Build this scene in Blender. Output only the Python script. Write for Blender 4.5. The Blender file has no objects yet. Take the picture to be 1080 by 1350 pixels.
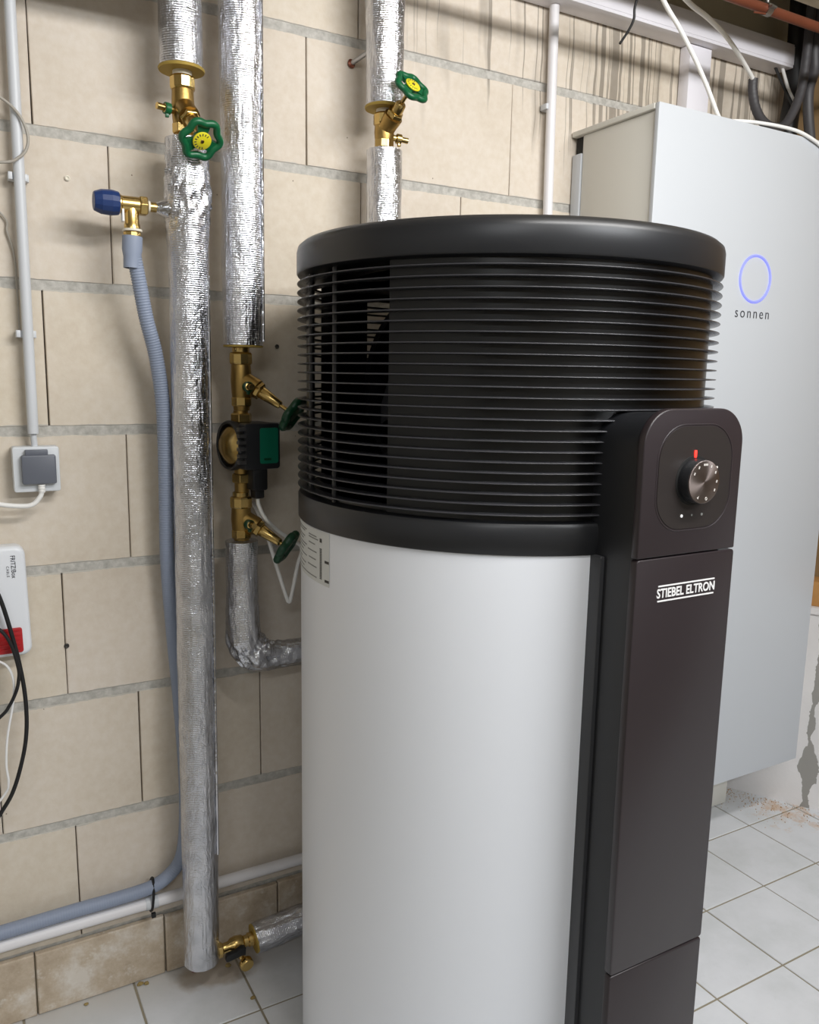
import bpy, bmesh, math, random
from mathutils import Vector, Matrix, noise
random.seed(7)
PI = math.pi
scn = bpy.context.scene
COL = scn.collection

# ------------------------------------------------------------------ camera, world, lamps, exposure
cam_d = bpy.data.cameras.new('camera'); cam = bpy.data.objects.new('camera', cam_d); COL.objects.link(cam)
YAW, PITCH, ROLL, FPX = 0.517146, 0.166385, 0.018108, 1082.3
fw = Vector((math.sin(YAW)*math.cos(PITCH), math.cos(YAW)*math.cos(PITCH), -math.sin(PITCH)))
r0 = Vector((math.cos(YAW), -math.sin(YAW), 0)); u0 = r0.cross(fw)
rt = r0*math.cos(ROLL)+u0*math.sin(ROLL); up = -r0*math.sin(ROLL)+u0*math.cos(ROLL)
M3 = Matrix((rt, up, -fw)).transposed()
cam.matrix_world = Matrix.Translation((-0.40177, -1.57708, 1.23669)) @ M3.to_4x4()
cam_d.sensor_fit = 'VERTICAL'; cam_d.sensor_height = 36.0; cam_d.lens = FPX/1350*36; cam_d.clip_start = .02
scn.camera = cam

world = bpy.data.worlds.new('world'); scn.world = world; world.use_nodes = True
world.node_tree.nodes['Background'].inputs[0].default_value = (.9, .93, 1, 1)
world.node_tree.nodes['Background'].inputs[1].default_value = .08

def area(name, loc, target, sx, sy, power, color):
    d = bpy.data.lights.new(name, 'AREA'); d.shape = 'RECTANGLE'; d.size = sx; d.size_y = sy
    d.energy = power; d.color = color
    o = bpy.data.objects.new(name, d); COL.objects.link(o); o.location = loc
    v = (Vector(target)-Vector(loc)).normalized()
    xx = Vector((1, 0, 0)); zz = -v; yy = zz.cross(xx).normalized(); xx = yy.cross(zz)
    o.matrix_world = Matrix.Translation(loc) @ Matrix((xx, yy, zz)).transposed().to_4x4()
    return o
area('ceiling_tube', (.55, -1.53, 2.14), (.50, -.35, 1.35), 1.2, .12, 23, (1, .985, .97))
area('rear_fill', (1.0, -2.75, 2.2), (.95, -1.0, .15), 1.2, .12, 28, (.92, .96, 1))  # added fill light behind the camera, its source unseen
area('left_rear_fill', (-1.2, -2.75, 2.2), (-.7, -.9, .6), 1.2, .12, 10.5, (.93, .965, 1))  # weaker fill added at the rear left, no lamp known there

scn.view_settings.view_transform = 'Standard'
scn.view_settings.look = 'None'
scn.view_settings.gamma = 1
scn.view_settings.use_curve_mapping = False
scn.view_settings.exposure = 0.0

# ------------------------------------------------------------------ materials
def lin(c):
    return tuple(((v/255)/12.92 if v/255 <= .04045 else ((v/255+.055)/1.055)**2.4) for v in c)
class NT:
    def __init__(s, name):
        s.m = bpy.data.materials.new(name); s.m.use_nodes = True; s.t = s.m.node_tree
        s.b = s.t.nodes['Principled BSDF']
    def n(s, kind, **kw):
        nd = s.t.nodes.new(kind)
        for k, v in kw.items():
            if k.startswith('i_'):
                key = k[2:]; key = int(key) if key.isdigit() else key.replace('_', ' ')
                nd.inputs[key].default_value = v
            else: setattr(nd, k, v)
        return nd
    def l(s, a, b): s.t.links.new(a, b)
    def math(s, op, a, b=None, clamp=False):
        nd = s.n('ShaderNodeMath', operation=op, use_clamp=clamp)
        for i, v in enumerate((a, b)):
            if v is None: continue
            if isinstance(v, (int, float)): nd.inputs[i].default_value = v
            else: s.l(v, nd.inputs[i])
        return nd.outputs[0]
    def pos(s): return s.n('ShaderNodeNewGeometry').outputs['Position']
    def xyz(s, v):
        nd = s.n('ShaderNodeSeparateXYZ'); s.l(v, nd.inputs[0]); return nd.outputs
    def vec(s, x, y, z):
        nd = s.n('ShaderNodeCombineXYZ')
        for i, v in enumerate((x, y, z)):
            if isinstance(v, (int, float)): nd.inputs[i].default_value = v
            else: s.l(v, nd.inputs[i])
        return nd.outputs[0]
    def noise(s, vec, scale, detail=3, rough=.5):
        nd = s.n('ShaderNodeTexNoise'); nd.inputs['Scale'].default_value = scale
        nd.inputs['Detail'].default_value = detail; nd.inputs['Roughness'].default_value = rough
        if vec is not None: s.l(vec, nd.inputs['Vector'])
        return nd.outputs['Fac']
    def ramp(s, fac, stops):
        nd = s.n('ShaderNodeValToRGB'); cr = nd.color_ramp
        while len(cr.elements) < len(stops): cr.elements.new(.5)
        for e, (p, c) in zip(cr.elements, stops):
            e.position = p; e.color = (*c, 1) if len(c) == 3 else c
        s.l(fac, nd.inputs[0]); return nd.outputs[0]
    def mix(s, fac, a, b, mode='MIX'):
        nd = s.n('ShaderNodeMix', data_type='RGBA', blend_type=mode)
        for i, v in ((0, fac), (6, a), (7, b)):
            if isinstance(v, (int, float)): nd.inputs[i].default_value = v
            elif isinstance(v, tuple): nd.inputs[i].default_value = (*v, 1) if len(v) == 3 else v
            else: s.l(v, nd.inputs[i])
        return nd.outputs[2]
    def bump(s, h, strength=.3, dist=.002, normal=None):
        nd = s.n('ShaderNodeBump'); nd.inputs['Strength'].default_value = strength; nd.inputs['Distance'].default_value = dist
        s.l(h, nd.inputs['Height'])
        if normal is not None: s.l(normal, nd.inputs['Normal'])
        return nd.outputs[0]
    def col(s, v):
        if isinstance(v, tuple): s.b.inputs['Base Color'].default_value = (*v, 1)
        else: s.l(v, s.b.inputs['Base Color'])
        return s
    def set(s, **kw):
        for k, v in kw.items():
            key = {'rough': 'Roughness', 'metal': 'Metallic', 'ior': 'IOR', 'coat': 'Coat Weight', 'spec': 'Specular IOR Level',
                   'aniso': 'Anisotropic'}[k]
            if isinstance(v, (int, float)): s.b.inputs[key].default_value = v
            else: s.l(v, s.b.inputs[key])
        return s
    def normal(s, v): s.l(v, s.b.inputs['Normal']); return s

def simple(name, rgb, rough=.5, metal=0., spec=.5, bump=0., bscale=300, vary=0.):
    t = NT(name); c = lin(rgb)
    if vary:
        f = t.noise(t.pos(), 9, 4)
        t.col(t.ramp(f, [(.3, tuple(v*(1-vary) for v in c)), (.7, tuple(min(1, v*(1+vary)) for v in c))]))
    else: t.col(c)
    t.set(rough=rough, metal=metal, spec=spec)
    if bump: t.normal(t.bump(t.noise(t.pos(), bscale, 3), bump, .001))
    return t.m

def block_mat():
    t = NT('sand_lime_block'); p = t.pos(); x = t.xyz(p)
    big = t.noise(p, 3.2, 4, .6)
    base = t.ramp(big, [(.3, lin((200, 188, 172))), (.5, lin((212, 201, 187))), (.72, lin((218, 208, 196)))])
    oi = t.n('ShaderNodeObjectInfo').outputs['Random']
    base = t.mix(t.math('MULTIPLY', oi, .35), base, lin((214, 203, 180)))
    fine = t.noise(p, 60, 4, .6)
    base = t.mix(.5, base, t.ramp(fine, [(.35, (.44, .44, .44)), (.65, (.56, .56, .56))]), 'OVERLAY')
    # small dark and light pits
    v = t.n('ShaderNodeTexVoronoi'); v.inputs['Scale'].default_value = 26; t.l(p, v.inputs['Vector'])
    spot = t.math('LESS_THAN', v.outputs['Distance'], .035)
    sel = t.math('GREATER_THAN', t.xyz(v.outputs['Color'])[0], .72)
    base = t.mix(t.math('MULTIPLY', t.math('MULTIPLY', spot, sel), .75), base, lin((96, 78, 58)))
    fz = t.math('SUBTRACT', t.math('FRACT', t.math('ADD', t.math('MULTIPLY', t.math('SUBTRACT', x[2], 1.1266), 4), 100.5)), .5)
    db = t.math('MULTIPLY', t.math('ABSOLUTE', fz), .25)
    sm = t.math('LESS_THAN', db, t.math('ADD', .0035, t.math('MULTIPLY', t.noise(p, 17, 4, .65), .0125)))
    base = t.mix(t.math('MULTIPLY', sm, .8), base, lin((184, 181, 174)))
    # grey drip runs under the ceiling on the right
    wob = t.math('MULTIPLY', t.math('SUBTRACT', t.noise(p, 7, 2), .5), .02)
    sx = t.math('ADD', x[0], wob)
    s1 = t.noise(t.vec(t.math('MULTIPLY', sx, 88), 0., t.math('MULTIPLY', x[2], .7)), 1, 2, .6)
    s2 = t.noise(t.vec(t.math('MULTIPLY', sx, 16), 3.3, t.math('MULTIPLY', x[2], 1.1)), 1, 1, .5)
    more = t.math('MULTIPLY', t.math('SUBTRACT', x[0], .75), 3, True)
    ln = t.noise(t.vec(t.math('MULTIPLY', sx, 21), 9.1, 0.), 1, 1, .5)
    low = t.math('SUBTRACT', t.math('SUBTRACT', 2.16, t.math('MULTIPLY', more, .22)), t.math('MULTIPLY', ln, .66))      # run ends at this height
    reach = t.math('MULTIPLY', t.math('SUBTRACT', x[2], low), 14, True)
    dens = t.math('MULTIPLY', t.math('SUBTRACT', x[0], .40), 5, True)
    thin = t.ramp(t.math('ADD', s1, t.math('MULTIPLY', more, .075)), [(.595, (0, 0, 0)), (.63, (1, 1, 1))])
    wide = t.ramp(s2, [(.55, (0, 0, 0)), (.66, (.6, .6, .6))])
    m = t.math('MULTIPLY', t.math('MAXIMUM', thin, wide), t.math('MULTIPLY', reach, dens))
    base = t.mix(t.math('MULTIPLY', m, .66), base, lin((112, 104, 94)))
    t.col(base).set(rough=.85, spec=.25)
    t.normal(t.bump(fine, .25, .0015, t.bump(big, .2, .004)))
    return t.m

def mortar_mat():
    t = NT('mortar'); p = t.pos()
    f = t.noise(p, 70, 4, .65)
    t.col(t.ramp(f, [(.3, lin((162, 159, 152))), (.7, lin((200, 197, 190)))])).set(rough=.95, spec=.15)
    t.normal(t.bump(f, .6, .002)); return t.m

def foil_mat():
    t = NT('aluminium_foil'); uv = t.n('ShaderNodeUVMap').outputs[0]; x = t.xyz(uv); p = t.pos()
    w1 = t.math('SINE', t.math('MULTIPLY', x[1], 1700)); w2 = t.math('SINE', t.math('MULTIPLY', x[0], 900))
    weave = t.math('MULTIPLY', t.math('ADD', w1, t.math('MULTIPLY', w2, .45)), t.noise(p, 22, 2))
    cr = t.noise(t.vec(t.math('MULTIPLY', x[0], 1.3), t.math('MULTIPLY', x[1], .22), 0.), 80, 5, .65)
    cr2 = t.noise(p, 260, 2, .5)
    vo = t.n('ShaderNodeTexVoronoi', feature='DISTANCE_TO_EDGE'); vo.inputs['Scale'].default_value = 60
    wp = t.n('ShaderNodeVectorMath', operation='ADD'); t.l(t.vec(t.math('MULTIPLY', x[0], 1.2), t.math('MULTIPLY', x[1], .5), 0.), wp.inputs[0])
    wn = t.n('ShaderNodeTexNoise'); wn.inputs['Scale'].default_value = 35; t.l(p, wn.inputs['Vector'])
    ws = t.n('ShaderNodeVectorMath', operation='SCALE'); ws.inputs['Scale'].default_value = .03; t.l(wn.outputs['Color'], ws.inputs[0]); t.l(ws.outputs[0], wp.inputs[1]); t.l(wp.outputs[0], vo.inputs['Vector'])
    fold = t.math('POWER', t.math('MULTIPLY', vo.outputs['Distance'], 3.0, True), .5)
    n0 = t.bump(fold, .28, .0022); n1 = t.bump(cr, .66, .0045, n0); n2 = t.bump(weave, .42, .0006, n1); n3 = t.bump(t.noise(p, 150, 2, .5), .28, .0012, n2)
    t.col(t.ramp(t.noise(p, 30, 3), [(.3, lin((204, 206, 212))), (.7, lin((228, 229, 234)))]))
    t.set(metal=1, rough=t.math('ADD', .11, t.math('MULTIPLY', t.noise(p, 40, 3), .2))); t.normal(n3); return t.m

def tile_mat():
    t = NT('floor_tile'); p = t.pos()
    f = t.noise(p, 6, 5, .65); g = t.noise(p, 34, 4, .6)
    c = t.ramp(f, [(.3, lin((205, 208, 210))), (.55, lin((218, 220, 224))), (.75, lin((224, 226, 230)))])
    c = t.mix(t.math('MULTIPLY', t.ramp(g, [(.6, (0, 0, 0)), (.75, (1, 1, 1))]), .16), c, lin((186, 190, 190)))
    x = t.xyz(p)
    # rusty sand dust near the far corner and dirt along the back wall; browner patch below the long pipe
    d = t.n('ShaderNodeVectorMath', operation='DISTANCE'); t.l(p, d.inputs[0]); d.inputs[1].default_value = (1.66, -.20, 0)
    near = t.math('SUBTRACT', 1, t.math('DIVIDE', d.outputs['Value'], .24), True)
    du = t.ramp(t.math('MULTIPLY', t.noise(p, 22, 5, .7), t.math('POWER', near, .5)), [(.40, (0, 0, 0)), (.56, (1, 1, 1))])
    c = t.mix(t.math('MULTIPLY', du, .62), c, lin((204, 160, 112)))
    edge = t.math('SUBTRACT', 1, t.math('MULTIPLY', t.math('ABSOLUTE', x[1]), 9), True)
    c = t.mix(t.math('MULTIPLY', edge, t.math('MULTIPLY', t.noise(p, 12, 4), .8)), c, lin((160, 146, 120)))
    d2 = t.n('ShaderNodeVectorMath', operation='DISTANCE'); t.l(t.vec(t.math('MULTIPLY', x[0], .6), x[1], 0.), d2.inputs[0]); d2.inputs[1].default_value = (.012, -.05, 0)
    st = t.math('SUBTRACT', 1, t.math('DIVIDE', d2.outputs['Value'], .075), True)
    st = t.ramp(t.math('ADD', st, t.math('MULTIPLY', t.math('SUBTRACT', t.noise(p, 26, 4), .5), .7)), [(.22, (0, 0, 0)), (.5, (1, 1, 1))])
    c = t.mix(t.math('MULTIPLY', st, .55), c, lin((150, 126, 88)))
    t.col(c).set(rough=.42, spec=.45); t.normal(t.bump(g, .08, .001)); return t.m

def plinth_mat():
    t = NT('plinth_stone'); p = t.pos()
    f = t.noise(p, 11, 5, .7); g = t.noise(p, 40, 4, .65)
    c = t.ramp(f, [(.3, lin((166, 148, 126))), (.5, lin((192, 177, 157))), (.64, lin((212, 204, 193)))])
    c = t.mix(t.math('MULTIPLY', t.ramp(g, [(.58, (0, 0, 0)), (.72, (1, 1, 1))]), .6), c, lin((222, 218, 210)))
    t.col(c).set(rough=.7, spec=.3); t.normal(t.bump(g, .25, .002)); return t.m

def plaster_mat(name, a, b, patch=None):
    t = NT(name); p = t.pos(); f = t.noise(p, 5, 4, .6); g = t.noise(p, 120, 3)
    c = t.ramp(f, [(.3, lin(a)), (.7, lin(b))])
    if patch:
        x = t.xyz(p)
        sv = t.n('ShaderNodeVectorMath', operation='DOT_PRODUCT'); t.l(p, sv.inputs[0]); sv.inputs[1].default_value = (.4886, -.8725, 0)
        ss = t.math('SUBTRACT', sv.outputs['Value'], 1.0186)          # along the oblique wall, zero at its filler seam
        wob = t.math('ADD', -.010, t.math('MULTIPLY', t.math('SUBTRACT', t.noise(p, 16, 3), .5), .030))
        wid = t.math('ADD', .008, t.math('SUBTRACT', .022, t.math('MULTIPLY', t.math('ABSOLUTE', t.math('SUBTRACT', x[2], .12)), .35), True))
        wid = t.math('ADD', wid, t.math('MULTIPLY', t.math('SUBTRACT', t.noise(p, 26, 4, .65), .5), .028))
        strip = t.math('LESS_THAN', t.math('ABSOLUTE', t.math('ADD', ss, wob)), wid)
        c = t.mix(t.math('MULTIPLY', strip, .85), c, lin((136, 134, 128)))
        q = t.ramp(t.noise(t.vec(t.math('MULTIPLY', x[0], 1.), x[1], t.math('MULTIPLY', x[2], .45)), 11, 3), [(.70, (0, 0, 0)), (.72, (1, 1, 1))])
        c = t.mix(q, c, lin(patch))
    t.col(c).set(rough=.9, spec=.2); t.normal(t.bump(g, .25, .002)); return t.m

def tank_mat():
    t = NT('tank_white_paint'); t.col(lin((236, 239, 245))).set(rough=.33, spec=.45)
    t.normal(t.bump(t.noise(t.pos(), 900, 2), .03, .0004)); return t.m

def knob_mat():
    t = NT('brushed_dark_metal'); t.col(lin((150, 138, 134))).set(metal=1., rough=.36, aniso=.85)
    tg = t.n('ShaderNodeTangent', direction_type='RADIAL', axis='Y'); t.l(tg.outputs[0], t.b.inputs['Tangent'])
    return t.m

def emit(name, rgb, s):
    t = NT(name); t.col(lin(rgb)); t.b.inputs['Emission Color'].default_value = (*lin(rgb), 1)
    t.b.inputs['Emission Strength'].default_value = s; return t.m

M = dict(
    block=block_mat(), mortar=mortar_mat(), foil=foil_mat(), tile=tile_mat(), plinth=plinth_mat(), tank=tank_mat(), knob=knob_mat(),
    gap=simple('joint_depth', (120, 108, 92), .95, 0, .1),
    grout=simple('grout', (150, 142, 124), .9, 0, .2, .3, 200),
    plaster=plaster_mat('pale_plaster', (218, 216, 216), (230, 228, 228), (148, 146, 140)),
    dim_plaster=plaster_mat('brown_plaster', (120, 96, 66), (146, 120, 86)),
    cream=plaster_mat('cream_paint', (222, 220, 216), (232, 230, 226)),
    concrete=plaster_mat('ceiling_concrete', (178, 170, 148), (196, 188, 168)),
    beam=plaster_mat('pale_beam', (190, 180, 160), (206, 197, 178)),
    brass=simple('brass', (205, 176, 112), .27, 1., .5, .12, 160, .12),
    bronze=simple('cast_bronze', (172, 142, 84), .40, 1., .5, .3, 260, .12),
    foam=simple('foam_end', (176, 150, 74), .6, .35, .4, .3, 200),
    green=simple('green_plastic', (12, 92, 54), .38), darkgreen=simple('dark_green_plastic', (10, 62, 38), .4),
    yellow=simple('yellow_cap', (226, 214, 40), .45), blue=simple('blue_cap', (26, 52, 104), .42),
    hose=simple('grey_hose', (138, 148, 168), .5, 0, .4), cuff=simple('grey_cuff', (142, 152, 172), .5),
    pvc=simple('white_pvc', (226, 224, 226), .4), conduit=simple('conduit_plastic', (205, 208, 212), .42),
    trunk=simple('trunking_plastic', (232, 230, 236), .45),
    socket=simple('socket_white', (214, 218, 222), .42), lid=simple('socket_grey', (98, 102, 112), .45),
    cable=simple('white_cable', (238, 237, 234), .45), greycable=simple('grey_cable', (168, 162, 152), .5),
    black=simple('black_rubber', (22, 22, 24), .5), blackhose=simple('black_corrugated', (66, 64, 66), .5),
    router=simple('router_white', (228, 231, 236), .35), red=simple('router_red', (176, 24, 30), .4),
    blackpl=simple('black_plastic', (33, 34, 37), .36, 0, .5, .04, 700), fin=simple('black_fin', (58, 58, 62), .26, 0, .55),
    drum=simple('black_drum', (18, 18, 19), .28, 0, .5),
    fanpl=simple('fan_plastic', (84, 84, 88), .45),
    flange=simple('grey_flange', (62, 63, 66), .35),
    cover=simple('dark_brown_cover', (46, 39, 42), .36, 0, .5, .03, 900), inset=simple('control_inset', (44, 39, 38), .4, 0, .5),
    ink=simple('dark_ink', (52, 52, 58), .6), white=simple('white_print', (236, 236, 236), .6), sticker=simple('sticker', (214, 216, 214), .6),
    greyink=simple('grey_ink', (128, 130, 128), .6), darkink=simple('sticker_ink', (58, 56, 52), .6),
    batt=simple('cabinet_white', (194, 198, 203), .38, 0, .45), battside=simple('cabinet_cream', (216, 214, 206), .45),
    slit=simple('black_slit', (18, 18, 18), .7),
    ring=emit('ring_light', (118, 124, 250), .9), led=emit('red_led', (255, 50, 40), 2.2), ledwhite=emit('white_led', (225, 225, 225), .55),
    copper=simple('copper', (122, 68, 48), .42, .45, .5, .1, 90, .15), steel=simple('zinc_steel', (170, 170, 172), .32, 1.),
    card=simple('cardboard', (186, 138, 84), .8, 0, .2, .2, 80, .1), crumb=simple('sand_crumb', (176, 140, 92), .9),
    sandy=simple('yellow_crumb', (152, 132, 84), .9), redscrap=simple('red_scrap', (160, 40, 36), .6), pumpgreen=simple('pump_green', (16, 104, 80), .4),
    ptfe=simple('thread_tape', (228, 222, 206), .6), knobprint=simple('knob_print', (214, 210, 204), .6),
)

# ------------------------------------------------------------------ mesh helpers
OFF = {}
class MB:
    def __init__(s): s.v = []; s.f = []; s.uv = {}
    def add(s, vs, fs, uvs=None):
        o = len(s.v); s.v += [Vector(p) for p in vs]
        s.f += [tuple(i+o for i in f) for f in fs]
        if uvs:
            for f, u in uvs: s.uv[tuple(i+o for i in f)] = u
        return s
    def box(s, lo, hi, mat=None):
        (x0, y0, z0), (x1, y1, z1) = lo, hi
        vs = [Vector((x, y, z)) for z in (z0, z1) for y in (y0, y1) for x in (x0, x1)]
        if mat is not None: vs = [mat @ v for v in vs]
        return s.add(vs, [(0, 2, 3, 1), (4, 5, 7, 6), (0, 1, 5, 4), (2, 6, 7, 3), (0, 4, 6, 2), (1, 3, 7, 5)])
    def tube(s, path, r, seg=14, cap=True, closed=False, uv=False, rfun=None):
        P = [Vector(p) for p in path]; n = len(P)
        rr = r if isinstance(r, (list, tuple)) else [r]*n
        T = []
        for i in range(n):
            a = P[(i-1) % n] if (closed or i > 0) else P[i]; b = P[(i+1) % n] if (closed or i < n-1) else P[i]
            T.append((b-a).normalized())
        ref = Vector((0, 0, 1)) if abs(T[0].z) < .9 else Vector((0, 1, 0))
        N = (ref - T[0]*ref.dot(T[0])).normalized(); vs = []; ln = 0; L = []
        for i in range(n):
            if i > 0:
                ln += (P[i]-P[i-1]).length
                q = T[i-1].rotation_difference(T[i]); N = q @ N; N = (N-T[i]*N.dot(T[i])).normalized()
            B = T[i].cross(N); L.append(ln)
            for k in range(seg):
                a = 2*PI*k/seg; rad = rr[i]
                if rfun: rad += rfun(a, ln, i)
                vs.append(P[i]+(N*math.cos(a)+B*math.sin(a))*rad)
        fs = []; us = []
        for i in range(n if closed else n-1):
            j = (i+1) % n
            for k in range(seg):
                k2 = (k+1) % seg
                f = (i*seg+k, i*seg+k2, j*seg+k2, j*seg+k); fs.append(f)
                if uv:
                    c = 2*PI*rr[i]/seg
                    us.append((f, [(k*c, L[i]), ((k+1)*c, L[i]), ((k+1)*c, L[j]), (k*c, L[j])]))
        if cap and not closed:
            fs.append(tuple(reversed(range(seg)))); fs.append(tuple(range((n-1)*seg, n*seg)))
        return s.add(vs, fs, us)
    def lathe(s, prof, origin, axis=(0, 0, 1), seg=32, a0=0., a1=2*PI, ref=None):
        A = Vector(axis).normalized(); O = Vector(origin)
        X = Vector(ref) if ref else (Vector((1, 0, 0)) if abs(A.x) < .9 else Vector((0, 1, 0)))
        X = (X-A*X.dot(A)).normalized(); Y = A.cross(X)
        full = abs(a1-a0-2*PI) < 1e-6; m = seg if full else seg+1; vs = []
        for k in range(m):
            a = a0+(a1-a0)*k/seg
            for (r, h) in prof: vs.append(O+A*h+(X*math.cos(a)+Y*math.sin(a))*r)
        np_ = len(prof); fs = []
        for k in range(seg):
            k2 = (k+1) % m
            for i in range(np_-1):
                fs.append((k*np_+i, k2*np_+i, k2*np_+i+1, k*np_+i+1))
        return s.add(vs, fs)
    def hexnut(s, origin, axis, r, h0, h1, n=6):
        c = r*.9
        return s.lathe([(0, h0), (c, h0), (r, h0+(h1-h0)*.15), (r, h1-(h1-h0)*.15), (c, h1), (0, h1)], origin, axis, n)
    def prism(s, pts, to3d, t0, t1, inner=None):
        n = len(pts); vs = [to3d(x, y, t0) for x, y in pts]+[to3d(x, y, t1) for x, y in pts]
        fs = [tuple(reversed(range(n))), tuple(range(n, 2*n))]+[(i, (i+1) % n, n+(i+1) % n, n+i) for i in range(n)]
        return s.add(vs, fs)
    def build(s, name, mat, parent=None, smooth=True, angle=38, bevel=0, bseg=2, sub=0):
        me = bpy.data.meshes.new(name)
        off = OFF.get(parent.name, Vector((0, 0, 0))) if parent else Vector((0, 0, 0))
        me.from_pydata([tuple(v-off) for v in s.v], [], s.f)
        if s.uv:
            ul = me.uv_layers.new(name='UVMap')
            for p in me.polygons:
                u = s.uv.get(tuple(p.vertices))
                if u:
                    for li, q in zip(p.loop_indices, u): ul.data[li].uv = q
        bm = bmesh.new(); bm.from_mesh(me)
        bmesh.ops.remove_doubles(bm, verts=bm.verts, dist=1e-6)
        bmesh.ops.recalc_face_normals(bm, faces=bm.faces)
        if bevel:
            ed = [e for e in bm.edges if len(e.link_faces) == 2 and e.calc_face_angle(0) > math.radians(40)]
            bmesh.ops.bevel(bm, geom=ed, offset=bevel, segments=bseg, profile=.5, affect='EDGES', clamp_overlap=True)
        bm.to_mesh(me); bm.free()
        if smooth:
            me.shade_smooth(); me.set_sharp_from_angle(angle=math.radians(angle))
        me.materials.append(mat)
        o = bpy.data.objects.new(name, me); COL.objects.link(o)
        if parent: o.parent = parent
        OFF[o.name] = off
        return o

def tag(o, label=None, cat=None, group=None, kind=None):
    if label: o['label'] = label
    if cat: o['category'] = cat
    if group: o['group'] = group
    if kind: o['kind'] = kind
    return o
def thing(name, label, cat, loc, group=None):
    o = bpy.data.objects.new(name, None); COL.objects.link(o); o.location = loc; o.empty_display_size = .05
    OFF[o.name] = Vector(loc); return tag(o, label, cat, group)
def grouped(o, label, cat, group=None): return tag(o, label, cat, group)

def smooth_path(pts, n=8):
    P = [Vector(p) for p in pts]; out = []
    P = [P[0]*2-P[1]]+P+[P[-1]*2-P[-2]]
    for i in range(1, len(P)-2):
        for k in range(n):
            t = k/n; a, b, c, d = P[i-1], P[i], P[i+1], P[i+2]
            out.append(.5*((2*b)+(c-a)*t+(2*a-5*b+4*c-d)*t*t+(3*b-a-3*c+d)*t**3))
    out.append(P[-2]); return out
def lerp_path(a, b, n): return [Vector(a).lerp(Vector(b), i/n) for i in range(n+1)]
def rrect(x0, x1, z0, z1, r, n=8, corners=(1, 1, 1, 1)):
    """counter-clockwise from the lower left; corners ll, lr, ur, ul"""
    pts = []
    for (cx, cz, a, on, px, pz) in ((x0+r, z0+r, PI, corners[0], x0, z0), (x1-r, z0+r, 1.5*PI, corners[1], x1, z0),
                                    (x1-r, z1-r, 0, corners[2], x1, z1), (x0+r, z1-r, .5*PI, corners[3], x0, z1)):
        if on: pts += [(cx+r*math.cos(a+.5*PI*k/n), cz+r*math.sin(a+.5*PI*k/n)) for k in range(n+1)]
        else: pts.append((px, pz))
    return pts
def XZ(x, z, t): return Vector((x, t, z))       # outline in the xz plane, depth along y

def text_mesh(name, body, size, mat, parent, origin, ux, uy, depth=.0006, offset=0., align='CENTER', sx=1., spacing=1., shear=0.):
    cu = bpy.data.curves.new(name, 'FONT'); cu.body = body; cu.size = size; cu.align_x = align; cu.align_y = 'CENTER'
    cu.extrude = depth/2; cu.offset = offset; cu.space_character = spacing; cu.resolution_u = 3; cu.shear = shear
    tmp = bpy.data.objects.new(name, cu); COL.objects.link(tmp)
    dg = bpy.context.evaluated_depsgraph_get(); me = bpy.data.meshes.new_from_object(tmp.evaluated_get(dg))
    bpy.data.objects.remove(tmp); bpy.data.curves.remove(cu)
    ux = Vector(ux).normalized(); uy = Vector(uy).normalized(); uz = ux.cross(uy)
    off = OFF[parent.name]; o0 = Vector(origin)-off
    for v in me.vertices:
        c = v.co.copy(); v.co = o0+ux*(c.x*sx)+uy*c.y+uz*c.z
    me.name = name; me.materials.clear(); me.materials.append(mat)
    o = bpy.data.objects.new(name, me); COL.objects.link(o); o.parent = parent; OFF[o.name] = off
    return o

def nz(x, y, z): return noise.noise(Vector((x, y, z)))
def foil_tube(path, r, amp=.0012, seed=0., seg=56, crumple=None, cap=True):
    """a foil sleeve with real wrinkles; crumple(length) scales the folds"""
    def rf(a, ln, i):
        k = crumple(ln) if crumple else 1.
        ca, sa = math.cos(a), math.sin(a)
        v = nz(ca*2.2+seed, sa*2.2, ln*9)*.9+nz(ca*5+seed, sa*5, ln*30+seed)*.6
        v += (1-abs(nz(ca*4+seed, sa*4+7, ln*38))*2.2)*(.55*max(0, k-1)) + nz(ca*9, sa*9+seed, ln*90)*.25
        return v*amp*k
    amp *= 1.25; m = MB(); m.tube(path, r, seg, cap, False, True, rf); return m

# ------------------------------------------------------------------ room shell
ZR = 1.1266                                    # a bed joint of the back wall
wall = MB().box((-1.6, .030, -.02), (1.75, .16, 2.32)).build('wall_back', M['gap'], smooth=False)
tag(wall, 'back wall of large beige sand-lime blocks with grey mortar beds', kind='structure')
def chamfer_block(x0, x1, z0, z1, y, name, mat, parent, c=.0014, dep=.05, jit=0.):
    m = MB(); j = lambda: random.uniform(-jit, jit)
    fr = [(x0+c, y, z0+c), (x1-c, y, z0+c), (x1-c, y, z1-c), (x0+c, y, z1-c)]
    ed = [(x0+j(), y+c, z0+j()), (x1+j(), y+c, z0+j()), (x1+j(), y+c, z1+j()), (x0+j(), y+c, z1+j())]
    bk = [(x0, y+dep, z0), (x1, y+dep, z0), (x1, y+dep, z1), (x0, y+dep, z1)]
    fs = [(0, 1, 2, 3)]
    for i in range(4):
        k = (i+1) % 4; fs += [(4+i, 4+k, k, i), (8+i, 8+k, 4+k, 4+i)]
    m.add(fr+ed+bk, fs); return m.build(name, mat, parent, smooth=False)
JOINTS = {-5: (-.72, -.231, .265, .757, 1.25), -4: (-.72, -.231, .265, .757, 1.25), -3: (-.85, -.355, -.105, .142, .632, 1.122), -2: (-.725, -.232, .262, .752, 1.245),
          -1: (-.60, -.109, .383, .875, 1.366), 0: (-.73, -.239, .252, .745, 1.236), 1: (-.612, -.121, .369, .610, 1.10), 2: (-.73, -.2395, .250, .737, 1.228),
          3: (-.62, -.13, .360, .85, 1.341)}
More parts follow.
